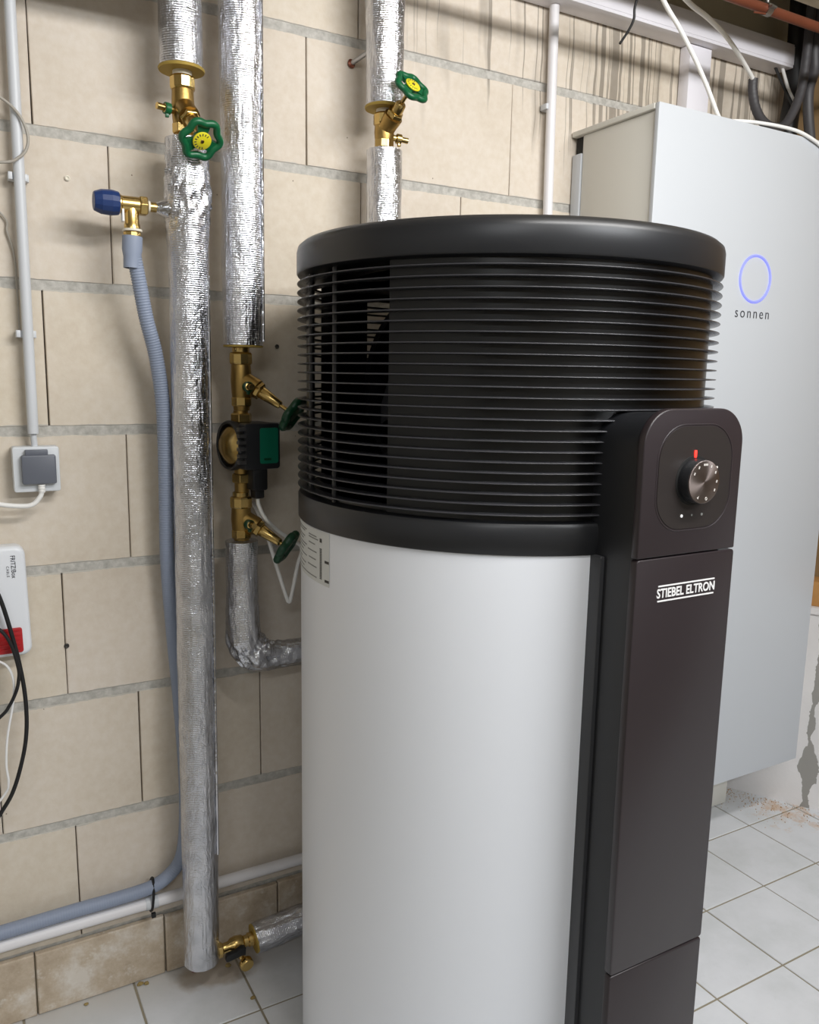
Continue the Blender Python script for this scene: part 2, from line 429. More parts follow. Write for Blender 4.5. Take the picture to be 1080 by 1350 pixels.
for k, js in JOINTS.items():
    zb = ZR+.25*k; z0, z1 = zb+.008, zb+.242
    if k == -5: z0 = -.02
    xs = [-1.3]+list(js)+[1.66]
    for a, b in zip(xs[:-1], xs[1:]):
        g = .0010
        chamfer_block(a+g, b-g, z0, z1, random.uniform(-.0006, .0006), 'block', M['block'], wall, jit=.0006)
    if k > -5: MB().box((-1.3, .0018, zb-.009), (1.66, .029, zb+.009)).build('mortar_bed', M['mortar'], wall, smooth=False)
MB().box((-1.3, .002, ZR+.25*4-.009), (1.66, .029, 2.3)).build('concrete_lintel', M['concrete'], wall, smooth=False)

floor = MB().box((-2.4, -3.4, -.08), (3.4, .1, -.0022)).build('floor', M['grout'], smooth=False); tag(floor, 'white tiled floor with beige grout', kind='structure')
TX, TY, PXT, PYT = 1.502, -.199, .2050, .2046
def tri_floor(x, y): return x < 1.66+.56*(-y)          # inside the right wall
for i in range(-11, 5):
    for j in range(-1, 8):
        x0 = TX+i*PXT; y1 = TY-j*PYT; x1 = x0+PXT; y0 = y1-PYT
        y1c = min(y1, -.0005)
        if y0 >= y1c-.01 or x0 > 1.66+.56*(-y0): continue
        g = .0022; c = .0012; m = MB(); dz = random.uniform(-.0003, .0003)
        tp = [(x0+g+c, y0+g+c, dz), (x1-g-c, y0+g+c, dz), (x1-g-c, y1c-g-c, dz), (x0+g+c, y1c-g-c, dz)]
        lo = [(x0+g, y0+g, dz-c), (x1-g, y0+g, dz-c), (x1-g, y1c-g, dz-c), (x0+g, y1c-g, dz-c)]
        bt = [(p[0], p[1], -.004) for p in lo]
        fs = [(0, 1, 2, 3)]+[q for a in range(4) for q in ((4+a, 4+(a+1) % 4, (a+1) % 4, a), (8+a, 8+(a+1) % 4, 4+(a+1) % 4, 4+a))]
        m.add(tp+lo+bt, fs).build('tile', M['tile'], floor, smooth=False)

base = MB().box((-1.3, -.004, 0), (.9, .002, .124)).build('baseboard_back', M['grout'], smooth=False); tag(base, 'stone plinth along the foot of the block wall', kind='structure')
pxs = [-1.29, -.803, -.560, -.317, -.073, .172, .416, .66, .9]
for a, b in zip(pxs[:-1], pxs[1:]):
    hz = .1285+random.uniform(-.002, .003)
    chamfer_block(a+.0014, b-.0014, .001, hz, -.0125+random.uniform(-.0008, .0008), 'plinth_stone', M['plinth'], base, c=.002, dep=.012, jit=.0008)

WD = Vector((.098, -.175, 0)).normalized(); WN = Vector((WD.y, -WD.x, 0))     # right wall runs obliquely; WN points into the room
def wr(s, d, z): return Vector((1.629, -.026, 0))+WD*s+WN*d+Vector((0, 0, z))
def wall_piece(name, mat, parent, s0, s1, d0, d1, z0, z1, **kw):
    vs = [wr(s, d, z) for z in (z0, z1) for d in (d0, d1) for s in (s0, s1)]
    return MB().add(vs, [(0, 2, 3, 1), (4, 5, 7, 6), (0, 1, 5, 4), (2, 6, 7, 3), (0, 4, 6, 2), (1, 3, 7, 5)]).build(name, mat, parent, smooth=False, **kw)
wright = wall_piece('wall_right', M['plaster'], None, -.1, 3.9, -.5, 0, -.02, .60); tag(wright, 'oblique right wall with a pale plastered lower ledge', kind='structure')
wall_piece('upper_wall', M['dim_plaster'], wright, -.1, 3.9, -.6, -.10, .60, 2.32)
wall_piece('ledge_slab', M['plaster'], wright, -.1, 3.9, -.5, .006, .585, .604)
wall_l = MB().box((-2.4, -3.4, -.02), (-2.3, .16, 2.32)).build('wall_left', M['cream'], smooth=False); tag(wall_l, 'cream left wall', kind='structure')
wall_f = MB().box((-2.4, -3.5, -.02), (3.6, -3.4, 2.32)).build('wall_front', M['cream'], smooth=False); tag(wall_f, 'cream wall opposite the heater', kind='structure')
ceil = MB().box((-2.4, -3.5, 2.30), (3.6, .16, 2.38)).build('ceiling', M['concrete'], smooth=False); tag(ceil, 'dull concrete ceiling', kind='structure')
bm_ = MB().box((-2.3, -.315, 2.076), (2.0, -.25, 2.30)).build('trim_1', M['beam'], bevel=.004); tag(bm_, 'pale ceiling beam running along the back wall', kind='structure')

# ------------------------------------------------------------------ water heater
HC = Vector((.434, -.416, 0)); PCX = .437
heater = thing('water_heater', 'tall white round water heater with black louvred top and dark control column', 'water heater', (HC.x, HC.y, 0))
MB().lathe([(0, .012), (.33, .012), (.3405, .02), (.3405, .9975), (.338, 1.0), (0, 1.0)], HC, seg=160).build('tank_body', M['tank'], heater)
MB().lathe([(.30, .998), (.343, .998), (.3445, 1.0), (.3445, 1.036), (.342, 1.041), (.331, 1.0435), (.25, 1.0435)], HC, seg=160).build('base_ring', M['blackpl'], heater)
MB().lathe([(.25, 1.388), (.335, 1.388), (.344, 1.3905), (.3455, 1.393), (.3455, 1.425), (.3435, 1.433), (.337, 1.4385), (.325, 1.4405), (0, 1.4415)], HC, seg=160).build('top_ring', M['blackpl'], heater)
finp = [(.326, -.0017), (.343, -.0012), (.3448, -.0007), (.3452, 0), (.3448, .0007), (.343, .0012), (.326, .0017), (.326, -.0017)]
fin0 = MB().lathe(finp, (HC.x, HC.y, 1.3776), seg=180).build('louvre_fin', M['fin'], heater, angle=60)
for i in range(1, 24):
    c = fin0.copy(); COL.objects.link(c); c.location.z -= .01413*i; OFF[c.name] = OFF[fin0.name]
D = math.radians
def shell(a0, a1, z0, z1, r=.330, t=.003):
    return MB().lathe([(r, z0), (r, z1), (r-t, z1), (r-t, z0), (r, z0)], HC, seg=max(2, int((a1-a0)/2.5)), a0=D(a0), a1=D(a1), ref=(1, 0, 0))
shell(-153.7, 80, 1.04, 1.39).build('grille_drum', M['drum'], heater)
for a0, a1, z0, z1 in ((80, 92, 1.04, 1.39), (92, 108, 1.04, 1.262), (92, 108, 1.375, 1.39), (108, 134.6, 1.04, 1.39), (142.2, 166, 1.04, 1.39)):
    shell(a0, a1, z0, z1).build('rear_grille_panel', M['drum'], heater)
for az in (-174, 168):
    a = D(az); c = HC+Vector((math.cos(a), math.sin(a), 0))*.328
    MB().tube([c+Vector((0, 0, 1.04)), c+Vector((0, 0, 1.39))], .0042, 8).build('grille_post', M['fin'], heater)
MB().lathe([(0, 1.044), (.326, 1.044), (.326, 1.05), (0, 1.05)], HC, seg=64).build('inner_floor', M['drum'], heater)
# fan behind the left louvres: shroud ring, arms and hub, facing the open side
FA = Vector((math.cos(D(200)), math.sin(D(200)), 0)); FC = HC+Vector((0, 0, 1.215))+FA*.12
fan = MB().lathe([(.150, -.03), (.160, -.03), (.160, .05), (.150, .05), (.150, -.03)], FC, FA, 48).build('fan_shroud', M['drum'], heater)
MB().lathe([(0, 0), (.045, 0), (.045, .035), (.038, .045), (0, .045)], FC, FA, 32).build('fan_hub', M['fanpl'], fan)
fx = Vector((0, 0, 1)).cross(FA).normalized(); fz = Vector((0, 0, 1))
for k in range(5):
    a = 2*PI*k/5+.5; d1 = fx*math.cos(a)+fz*math.sin(a); d2 = -fx*math.sin(a)+fz*math.cos(a); m = MB(); vs = []
    for q in range(5):
        rr = .042+.1*q/4; w = .02+.02*q/4; sw = d2*(.012*q)
        vs += [FC+d1*rr-d2*w+sw+FA*.008, FC+d1*rr+d2*w+sw+FA*.03, FC+d1*rr+d2*w+sw+FA*.033, FC+d1*rr-d2*w+sw+FA*.011]
    fs = [(4*q+e, 4*q+(e+1) % 4, 4*q+4+(e+1) % 4, 4*q+4+e) for q in range(4) for e in range(4)]+[(3, 2, 1, 0), (16, 17, 18, 19)]
    m.add(vs, fs).build('fan_blade', M['fanpl'], fan)
for (a, b) in (((.205, -.51, 1.235), (.300, -.56, 1.315)), ((.215, -.50, 1.215), (.32, -.55, 1.290))):
    MB().tube([a, b], .007, 10).build('fan_strut', M['fanpl'], heater)
MB().box((.52, -.655, 1.441), (.60, -.61, 1.4475)).build('top_cap', M['blackpl'], heater, bevel=.002)
# control column
MB().prism(rrect(.362, .512, .02, 1.192, .045, 8, (0, 0, 1, 1)), XZ, -.829, -.70).build('column_body', M['blackpl'], heater)
MB().prism(rrect(.3555, .5185, .02, .999, .002, 2), XZ, -.768, -.70).build('column_flange', M['flange'], heater, bevel=.0015)
CF = -.842
top_cover = MB().prism(rrect(.347, .527, 1.0112, 1.200, .046, 12, (0, 0, 1, 1)), XZ, CF, -.830).build('control_cover', M['cover'], heater, bevel=.0022, bseg=3)
MB().prism(rrect(.347, .527, .4235, 1.0095, .004, 2), XZ, CF, -.830).build('front_cover', M['cover'], heater, bevel=.0013, bseg=3)
MB().prism(rrect(.347, .527, .022, .4215, .004, 2), XZ, CF, -.830).build('lower_cover', M['cover'], heater, bevel=.0022, bseg=3)
# recessed control field: raised bead outline and field
fo = rrect(.371, .508, 1.043, 1.180, .046, 12)
MB().tube([XZ(x, z, CF+.0003) for x, z in fo], .0011, 8, closed=True).build('field_bead', M['cover'], top_cover)
MB().prism(rrect(.3735, .5055, 1.0455, 1.1775, .044, 12), XZ, CF-.0007, CF+.001).build('control_field', M['inset'], top_cover)
KC = Vector((.4365, CF, 1.108))
MB().lathe([(.0270, .0165), (.0279, .0170), (.0276, .0186), (.0268, .0190), (.0, .0190)], KC, (0, -1, 0), 64).build('knob_face', M['knob'], top_cover)
MB().lathe([(0, 0), (.0285, 0), (.0285, .0155), (.0279, .0170), (.0, .0170)], KC, (0, -1, 0), 64).build('knob', M['blackpl'], top_cover)
MB().lathe([(.0285, 0), (.0325, 0), (.0322, .0006), (.0285, .0006)], KC+Vector((0, -.0007, 0)), (0, -1, 0), 64).build('knob_recess', M['slit'], top_cover)
KF = CF-.0193
for a, tx in ((150, 'a'), (122, '30'), (90, 'ECO'), (62, '40'), (32, '50'), (0, '55'), (-30, '60'), (-78, 'o'), (-118, '<')):
    px = KC.x+.0222*math.cos(D(a)); pz = KC.z+.0222*math.sin(D(a)); m = MB()
    if tx == 'o':
        m.tube([(px+.0016*math.cos(q*PI/4), KF, pz+.0018*math.sin(q*PI/4)) for q in range(8)], .0005, 6, closed=True)
    elif tx == 'ECO':
        for dx in (-.0027, 0, .0027): m.box((px+dx-.0010, KF, pz-.0013), (px+dx+.0010, KF+.0006, pz+.0013))
    elif tx == '<': m.add([(px-.002, KF, pz), (px+.0018, KF, pz+.0022), (px+.0008, KF, pz), (px+.0006, KF, pz-.0022), (px, KF+.0006, pz)], [(0, 3, 2), (0, 2, 1), (0, 1, 4), (0, 4, 3), (1, 2, 4), (2, 3, 4)])
    else:
        m.box((px-.0012, KF, pz-.0016), (px+.0009, KF+.0006, pz-.0002)); m.box((px-.0008, KF, pz), (px+.0013, KF+.0006, pz+.0015))
    m.build('dial_mark', M['knobprint'], top_cover, smooth=False)
MB().lathe([(0, 0), (.0016, 0), (.0016, .0006), (0, .0006)], (.479, CF-.0007, 1.1235), (0, -1, 0), 12).build('dial_mark', M['knobprint'], top_cover)
MB().box((.4345, CF-.0022, 1.1375), (.4385, CF-.0005, 1.147)).build('indicator_light', M['led'], top_cover, bevel=.0007)
for px, mt, s in ((.4195, 'ledwhite', .0021), (.438, 'greyink', .0014), (.4565, 'greyink', .0019)):
    MB().lathe([(0, 0), (s, 0), (s, .0006), (0, .0006)], (px, CF-.0007, 1.0625), (0, -1, 0), 14).build('status_light', M[mt], top_cover)
# maker's lettering between two bars
text_mesh('lettering', 'STIEBEL ELTRON', .0170, M['white'], heater, (.4395, CF-.0004, .9618), (1, 0, 0), (0, 0, 1), .0006, .00035, sx=.86, shear=0.)
for z in (.9712, .9512):
    MB().box((.387, CF-.0007, z), (.492, CF+.0003, z+.0019)).build('lettering_bar', M['white'], heater, smooth=False)
# rating label wrapped on the tank (code squares left out)
def on_tank(a0, a1, z0, z1, r=.3409, t=.0004, seg=None):
    return MB().lathe([(r-t, z0), (r, z0), (r, z1), (r-t, z1)], HC, seg=seg or max(1, int(abs(a1-a0)/1.5)), a0=D(a0), a1=D(a1), ref=(1, 0, 0))
lab = on_tank(158, 187.2, .912, .9955).build('rating_label', M['sticker'], heater)
ln_ = MB()
for (a0, a1, z) in [(160, 172, .987), (160, 170, .983), (174, 180, .983), (174, 181, .979), (160, 170, .974), (160, 168, .969), (174, 179, .970), (160, 172, .962), (160, 170, .957),
                    (173, 180, .958), (160, 168, .951), (160, 172, .944), (174, 179.5, .946), (160, 166, .937), (160, 171, .931), (173, 180, .934), (160, 169, .924), (160, 180, .918)]:
    r_ = .3412; q = MB().lathe([(r_-.0004, z), (r_, z), (r_, z+.0018), (r_-.0004, z+.0018)], HC, seg=6, a0=D(a0), a1=D(a1), ref=(1, 0, 0)); ln_.add(q.v, q.f)
ln_.build('label_print', M['greyink'], lab)
dk = MB()
for (a0, a1, z0, z1) in [(182, 183.2, .978, .984), (184.8, 187, .948, .952), (184.8, 187, .918, .922)]+[(182, 183.2, .920+.0026*k, .9215+.0026*k) for k in range(19)]:
    q = on_tank(a0, a1, z0, z1, .3413); dk.add(q.v, q.f)
dk.build('label_barcode', M['darkink'], lab)

# ------------------------------------------------------------------ battery cabinet
BX0, BX1, BZ0, BZ1, BF = .909, 1.577, .217, 1.793, -.270
bat = thing('battery_cabinet', 'tall white wall-hung battery cabinet with glowing blue ring and dark lettering', 'cabinet', ((BX0+BX1)/2, -.14, BZ0))
MB().box((BX0+.006, BF+.012, BZ0), (BX1-.004, -.034, BZ1-.012)).build('body', M['battside'], bat, bevel=.002)
MB().box((BX0, BF, BZ0-.002), (BX1, BF+.0115, BZ1)).build('front_panel', M['batt'], bat, bevel=.002)
MB().box((BX0-.002, BF+.012, BZ1-.0115), (BX1, -.004, BZ1)).build('top_panel', M['battside'], bat, bevel=.0015)
MB().box((BX0+.002, -.033, BZ0+.02), (BX1-.002, -.004, BZ1-.05)).build('back_plate', M['batt'], bat, bevel=.0015)
MB().box((BX0+.012, -.033, BZ1-.049), (BX1-.01, -.006, BZ1-.012)).build('vent_slit', M['slit'], bat, smooth=False)
RC = (1.243, BF-.0004, 1.466); RR = .0515
MB().tube([(RC[0]+RR*math.cos(2*PI*k/64), RC[1], RC[2]+RR*math.sin(2*PI*k/64)) for k in range(64)], .0028, 8, closed=True).build('light_ring', M['ring'], bat)
text_mesh('lettering', 'sonnen', .034, M['ink'], bat, (1.2435, BF-.0004, 1.3885), (1, 0, 0), (0, 0, 1), .0006, -.0002, sx=.95, spacing=1.32)
MB().box((1.455, -.085, 0.001), (1.545, -.035, .216)).build('support_foot', M['battside'], bat, bevel=.006)

# ------------------------------------------------------------------ insulated pipes
PY = -.09
def sleeve(name, label, z0, z1, x0, x1, r, seed, amp=.0012, crumple=None, end=None, top_hole=None):
    a, b = Vector((x0, PY, z0)), Vector((x1, PY, z1)); L = (b-a).length
    t = thing(name, label, 'pipe', (x0, PY, z0), 'foil-wrapped insulated pipes')
    foil_tube(lerp_path(a, b, max(40, int(L/.005))), r, amp, seed, crumple=crumple).build('foil_sleeve', M['foil'], t, angle=80)
    return t
p1 = sleeve('insulated_pipe', 'longest silver foil pipe standing left beside the grey hose', .064, 1.624, -.0185, -.008, .0345, 1.3, .0011,
            lambda l: 1+2.6*math.exp(-((l-1.47)/.075)**2)+.5*math.exp(-((l-.45)/.1)**2)+.6*math.exp(-((l-.97)/.05)**2))
MB().lathe([(.012, 0), (.033, 0), (.033, .002), (.012, .002)], (-.008, PY, 1.6225), seg=32).build('foam_end', M['foam'], p1)
MB().tube(lerp_path((.0125, PY-.0225, .30), (.0185, PY-.0225, 1.40), 20), .0022, 6).build('seam_lip', M['foil'], p1)
p1u = sleeve('insulated_pipe', 'short silver foil pipe hanging above the left brass valve with yellow handwheel disc', 1.736, 2.28, -.013, -.013, .0355, 4.7, .0010)
MB().lathe([(.012, -.003), (.0375, -.003), (.0385, 0), (.0375, .002), (.012, .002)], (-.013, PY, 1.735), seg=40).build('foam_end', M['foam'], p1u)
p2 = sleeve('insulated_pipe', 'tall silver foil pipe ending above the circulation pump', 1.283, 2.28, .087, .094, .0365, 8.1, .0013, lambda l: 1+.7*math.exp(-((l-.55)/.12)**2))
MB().lathe([(.012, -.002), (.036, -.002), (.036, .001), (.012, .001)], (.087, PY, 1.282), seg=40).build('foam_end', M['foam'], p2)
MB().tube(lerp_path((.117, PY-.025, 1.29), (.122, PY-.025, 2.2), 20), .0025, 6).build('seam_lip', M['foil'], p2)
p3 = sleeve('insulated_pipe', 'silver foil pipe above the right brass valve, nearest the white conduit', 1.738, 2.28, .373, .371, .0355, 12.9, .0014, lambda l: 1+1.8*math.exp(-((l-.22)/.05)**2))
MB().lathe([(.012, -.003), (.037, -.003), (.038, 0), (.037, .002), (.012, .002)], (.373, PY, 1.737), seg=40).build('foam_end', M['foam'], p3)
p3l = sleeve('insulated_pipe', 'silver foil pipe dropping behind the black top of the heater', 1.4425, 1.660, .374, .374, .034, 15.2, .0013)
# elbow piece under the pump
ep = [Vector((.0775, PY, .919-.012*k)) for k in range(15)]
for k in range(1, 13):
    a = k/12*PI/2; ep.append(Vector((.0775+.058-.058*math.cos(a), PY, .7405-.058*math.sin(a)+.0)))
ex0 = ep[-1].x
ep += [Vector((ex0+.011*k, PY, ep[26].z)) for k in range(1, 13)]
rad = [.0300+(.0015 if i > 10 else 0) - .0065*max(0, min(1, (i-21)/6)) for i in range(len(ep))]
t = thing('insulated_pipe', 'crumpled silver foil pipe bend below the pump, turning to the heater', 'pipe', (.0775, PY, .68), 'foil-wrapped insulated pipes')
dense = []; drad = []
for i in range(len(ep)-1):
    for q in range(3):
        dense.append(ep[i].lerp(ep[i+1], q/3)); drad.append(rad[i]+(rad[i+1]-rad[i])*q/3)
m = MB()
def bend_wrinkle(a, ln, i):
    k = 1+5.5*math.exp(-((ln-.235)/.055)**2); ca, sa = math.cos(a), math.sin(a)
    return .0011*k*(nz(ca*2.5+3, sa*2.5, ln*26)+.8*(1-2.4*abs(nz(ca*4, sa*4+2, ln*44))))
m.tube(dense, drad, 56, True, False, True, bend_wrinkle).build('foil_sleeve', M['foil'], t, angle=80)
# low pipe into the heater
t = thing('insulated_pipe', 'short silver foil pipe low on the floor between ball valve and heater', 'pipe', (.092, PY, .05), 'foil-wrapped insulated pipes')
foil_tube(lerp_path((.092, PY, .0735), (.262, PY, .091), 50), .0285, .0019, 22.4, crumple=lambda l: 1.6).build('foil_sleeve', M['foil'], t, angle=80)
MB().lathe([(.010, -.002), (.029, -.002), (.029, .002), (.010, .002)], (.091, PY, .0735), (1, 0, .1), 32).build('foam_end', M['foam'], t)
# unseen overhead run, added to shade the top of the wall
t = thing('insulated_pipe', 'unseen silver foil pipe added overhead to shade the wall above the left pipes', 'pipe', (-.6, -.20, 1.86), 'foil-wrapped insulated pipes')
foil_tube(lerp_path((-1.3, -.20, 1.910), (.02, -.20, 1.910), 60), .055, .0012, 31.).build('foil_sleeve', M['foil'], t, angle=80)

# ------------------------------------------------------------------ brass valves
def handwheel(parent, c, axis, R, mat, cap=True):
    A = Vector(axis).normalized(); c = Vector(c)
    X = A.cross(Vector((0, 0, 1))).normalized(); Y = A.cross(X)
    m = MB(); n = 72
    m.tube([c+(X*math.cos(2*PI*k/n)+Y*math.sin(2*PI*k/n))*(R*(.86+.075*math.cos(6*2*PI*k/n))) for k in range(n)], R*(.175 if cap else .235), 10, closed=True)
    m.lathe([(0, -.006), (R*.36, -.006), (R*.42, -.003), (R*.42, .004), (0, .004)], c, A, 28)
    for k in range(3):
        a = 2*PI*k/3+.6; d = X*math.cos(a)+Y*math.sin(a); e = A.cross(d)
        for w in (-1,):
            p0, p1_ = c+d*R*.3, c+d*R*.84
            vs = [p+e*s*R*q+A*h for p, q in ((p0, .22), (p1_, .34)) for h in (-.005, .002) for s in (-1, 1)]
            m.add(vs, [(0, 1, 3, 2), (4, 6, 7, 5), (0, 4, 5, 1), (2, 3, 7, 6), (0, 2, 6, 4), (1, 5, 7, 3)])
    w = m.build('handwheel', mat, parent)
    if cap:
        MB().lathe([(0, .0062), (R*.40, .0062), (R*.44, .0052), (R*.44, .0036)], c, A, 32).build('hub_disc', M['yellow'], w)
        d = MB()
        for k in range(11):
            a = -2.2+k*.40; q = X*math.cos(a)+Y*math.sin(a); e = A.cross(q); o = c+A*.0064+q*R*.33
            vs = [o+q*s*R*.055+e*h*R*.022+A*z for z in (-.0003, .0001) for h in (-1, 1) for s in (-1, 1)]
            d.add(vs, [(0, 2, 3, 1), (4, 5, 7, 6), (0, 1, 5, 4), (2, 6, 7, 3), (0, 4, 6, 2), (1, 3, 7, 5)])
        d.build('disc_print', M['ink'], w, smooth=False)
        MB().lathe([(0, .0075), (R*.08, .0072), (R*.1, .006)], c, A, 12).build('hub_screw', M['brass'], w)
    return w
def slant_valve(name, label, x, ztop, zbot, axis, wheel_len, R, wheelmat, cap, drain, group):
    zc = (ztop+zbot)/2; c = Vector((x, PY, zc)); A = Vector(axis).normalized(); h = (ztop-zbot)/2
    t = thing(name, label, 'valve', (x, PY, zbot), group)
    m = MB()
    m.lathe([(0, -h), (.0145, -h), (.0165, -h*.75), (.0180, -h*.45), (.0192, -h*.1), (.0180, h*.35), (.0155, h*.7), (.0145, h), (0, h)], c, seg=32)
    m.lathe([(0, -.002), (.0165, 0), (.0172, .020), (.0182, .029), (.0182, .036), (0, .036)], c, A, 28)
    m.build('valve_body', M['bronze'], t)
    MB().hexnut(c+Vector((0, 0, h*.62)), (0, 0, 1), .0212, -.011, .011, 10).build('union_nut', M['brass'], t, smooth=False, bevel=.0008)
    MB().lathe([(.013, 0), (.0158, .001), (.0158, .008), (.013, .009)], c+Vector((0, 0, h*.62+.011)), seg=28).build('thread_ring', M['ptfe'] if cap else M['brass'], t)
    MB().hexnut(c-Vector((0, 0, h*.72)), (0, 0, 1), .0192, -.009, .009, 8).build('union_nut', M['brass'], t, smooth=False, bevel=.0008)
    MB().hexnut(c, A, .0168, .036, .046).build('bonnet', M['brass'], t, smooth=False, bevel=.0006)
    ce = .066 if cap else .090
    m = MB(); m.lathe([(.0110, .046), (.0118, .048), (.0098 if cap else .0075, ce-.002), (.0080 if cap else .006, ce), (.0035, ce), (.0042, wheel_len), (0, wheel_len)], c, A, 20); m.build('stem', M['brass'], t)
    handwheel(t, c+A*wheel_len, A, R, wheelmat, cap)
    if drain is not None:
        dv = Vector(drain).normalized(); o = c+dv*.014-Vector((0, 0, h*.25))
        MB().lathe([(0, 0), (.006, 0), (.006, .012), (.0075, .012), (.0075, .020), (.0055, .021), (.0055, .034), (0, .034)], o, dv, 18).build('drain_cock', M['brass'], t)
        MB().lathe([(.0076, .010), (.0095, .011), (.0095, .020), (.0076, .021)], o, dv, 18).build('drain_grip', M['brass'] if x > .3 else wheelmat, t)
        MB().box((-.003, -.003, -.014), (.003, .003, -.006), Matrix.Translation(o+dv*.016)).build('drain_lever', M['brass'] if x > .3 else wheelmat, t, bevel=.001)
    return t
VG = 'brass shut-off valves'
slant_valve('shutoff_valve', 'brass shut-off valve with green lobed handwheel facing the viewer, top left', -.012, 1.734, 1.6255, (.09, -.72, -.69), .102, .0350, M['green'], True, (-1, -.25, .05), VG)
slant_valve('shutoff_valve', 'brass shut-off valve with green handwheel tilted upward, beside the white conduit', .373, 1.7285, 1.6625, (.13, -.80, .585), .102, .0340, M['green'], True, (1, -.2, -.1), VG)
slant_valve('shutoff_valve', 'brass shut-off valve with dark handwheel just above the circulation pump', .082, 1.2815, 1.165, (.64, -.56, -.53), .118, .0330, M['darkgreen'], False, (.1, -1, 0), VG)
slant_valve('shutoff_valve', 'brass shut-off valve with dark handwheel just below the circulation pump', .078, 1.010, .9205, (.66, -.54, -.52), .104, .0320, M['darkgreen'], False, (.2, -1, 0), VG)

# circulation pump
pump = thing('circulation_pump', 'small black circulation pump with green label between two brass valves', 'pump', (.08, PY, 1.01))
PU = Vector((.985, .17, 0)).normalized(); PV = Vector((.17, -.985, 0)).normalized(); PC = Vector((.080, PY, 1.100))
VC = PC-PU*.014-PV*.006
MB().lathe([(0, .020), (.018, .020), (.026, .014), (.034, .009), (.0400, .001), (.0400, -.012), (0, -.012)], VC, -PU, 40).build('volute', M['brass'], pump)
MB().lathe([(.0405, .010), (.0440, .012), (.0465, .008), (.0465, -.002), (.0430, -.006), (.0405, -.006), (.0405, .010)], VC, -PU, 48).build('motor_ring', M['blackpl'], pump)
mb = MB()
frame = lambda a, z, t: PC+PU*a+Vector((0, 0, z))+PV*t
mb.prism(rrect(-.014, .060, -.0425, .0425, .006, 5), frame, -.036, .040)
mb.build('motor_housing', M['blackpl'], pump, bevel=.002)
MB().prism(rrect(.017, .055, -.032, .034, .004, 4), frame, .0398, .0412).build('green_label', M['pumpgreen'], pump)
MB().prism(rrect(.025, .040, -.026, -.022, .0005, 1), frame, .0410, .0417).build('label_print', M['darkgreen'], pump)
mf = MB()
for k in range(6): mf.add([frame(-.030+q[0], -.030+.012*k+q[1], .050+q[2]) for q in ((0, 0, 0), (.014, 0, 0), (.014, .006, 0), (0, .006, 0), (0, 0, -.01), (.014, 0, -.01), (.014, .006, -.01), (0, .006, -.01))], [(0, 1, 2, 3), (7, 6, 5, 4), (0, 4, 5, 1), (1, 5, 6, 2), (2, 6, 7, 3), (3, 7, 4, 0)])
mf.build('cooling_rib', M['steel'], pump, smooth=False)
mb = MB(); mb.prism(rrect(.004, .034, -.082, -.040, .004, 3), frame, .010, .038); mb.prism(rrect(.010, .029, -.098, -.080, .003, 3), frame, .014, .034)
mb.build('plug', M['black'], pump, bevel=.0015)
for nm, z0, z1, r in (('union_nut', 1.142, 1.160, .0200), ('union_nut', 1.030, 1.048, .0195)):
    MB().hexnut((.081, PY, 0), (0, 0, 1), r, z0, z1).build(nm, M['brass'], pump, smooth=False, bevel=.0008)
MB().lathe([(0, 1.0105), (.0135, 1.0105), (.0135, 1.1645), (0, 1.1645)], (.080, PY, 0), seg=24).build('pump_neck', M['bronze'], pump)
pc = smooth_path([frame(.020, -.097, .024), frame(.022, -.112, .024), (.116, -.118, .963), (.147, -.102, .934), (.180, -.100, .911), (.196, -.10, .895), (.188, -.098, .862), (.174, -.098, .800), (.169, -.098, .790), (.162, -.098, .806), (.140, -.096, .880), (.123, -.094, .94), (.112, -.06, .985)], 8)
tag(MB().tube(pc, .0038, 10).build('power_cable', M['cable']), 'white power cable hanging in a loop from the pump plug', 'cable')

# safety valve
sv = thing('safety_valve', 'brass safety valve with blue cap over the grey hose', 'valve', (-.103, PY, 1.45))
SC = Vector((-.103, PY, 1.508))
MB().lathe([(0, 0), (.0150, .0), (.0195, .012), (.0205, .028), (.0185, .040), (0, .040)][::1], SC+Vector((-.060, 0, 0)), (1, 0, 0), 14).build('blue_cap', M['blue'], sv, smooth=False, bevel=.0012)
m = MB(); m.lathe([(0, -.024), (.0155, -.024), (.0155, -.018), (.0135, -.016), (.0135, .012), (0, .012)], SC, (1, 0, 0), 28)
m.lathe([(0, 0), (.0118, 0), (.0118, -.030), (.013, -.032), (.013, -.040), (0, -.040)], SC, (0, 0, 1), 28); m.build('valve_body', M['brass'], sv)
MB().hexnut(SC, (1, 0, 0), .0165, .012, .026).build('union_nut', M['brass'], sv, smooth=False, bevel=.0008)
MB().lathe([(0, .026), (.0095, .026), (.0095, .030), (0, .030)], SC, (1, 0, 0), 20).build('thread_ring', M['ptfe'], sv)
MB().lathe([(0, .030), (.0080, .030), (.0080, .066), (0, .066)], SC, (1, 0, 0), 20).build('connecting_pipe', M['brass'], sv)
MB().lathe([(.0075, .040), (.0105, .045), (.0150, .055), (.0185, .066)], SC, (1, 0, 0), 28).build('foil_collar', M['foil'], sv)
MB().lathe([(.0125, -.039), (.0160, -.0395), (.0160, -.043), (.0125, -.0435)], SC, (0, 0, 1), 28).build('white_washer', M['ptfe'], sv)
MB().hexnut(SC, (0, 0, 1), .0145, -.053, -.0435, 10).build('outlet_nut', M['brass'], sv, smooth=False, bevel=.0006)
MB().box((-.120, PY-.010, 1.479), (-.1165, PY+.002, 1.500)).build('type_tag', M['white'], sv, bevel=.0005)

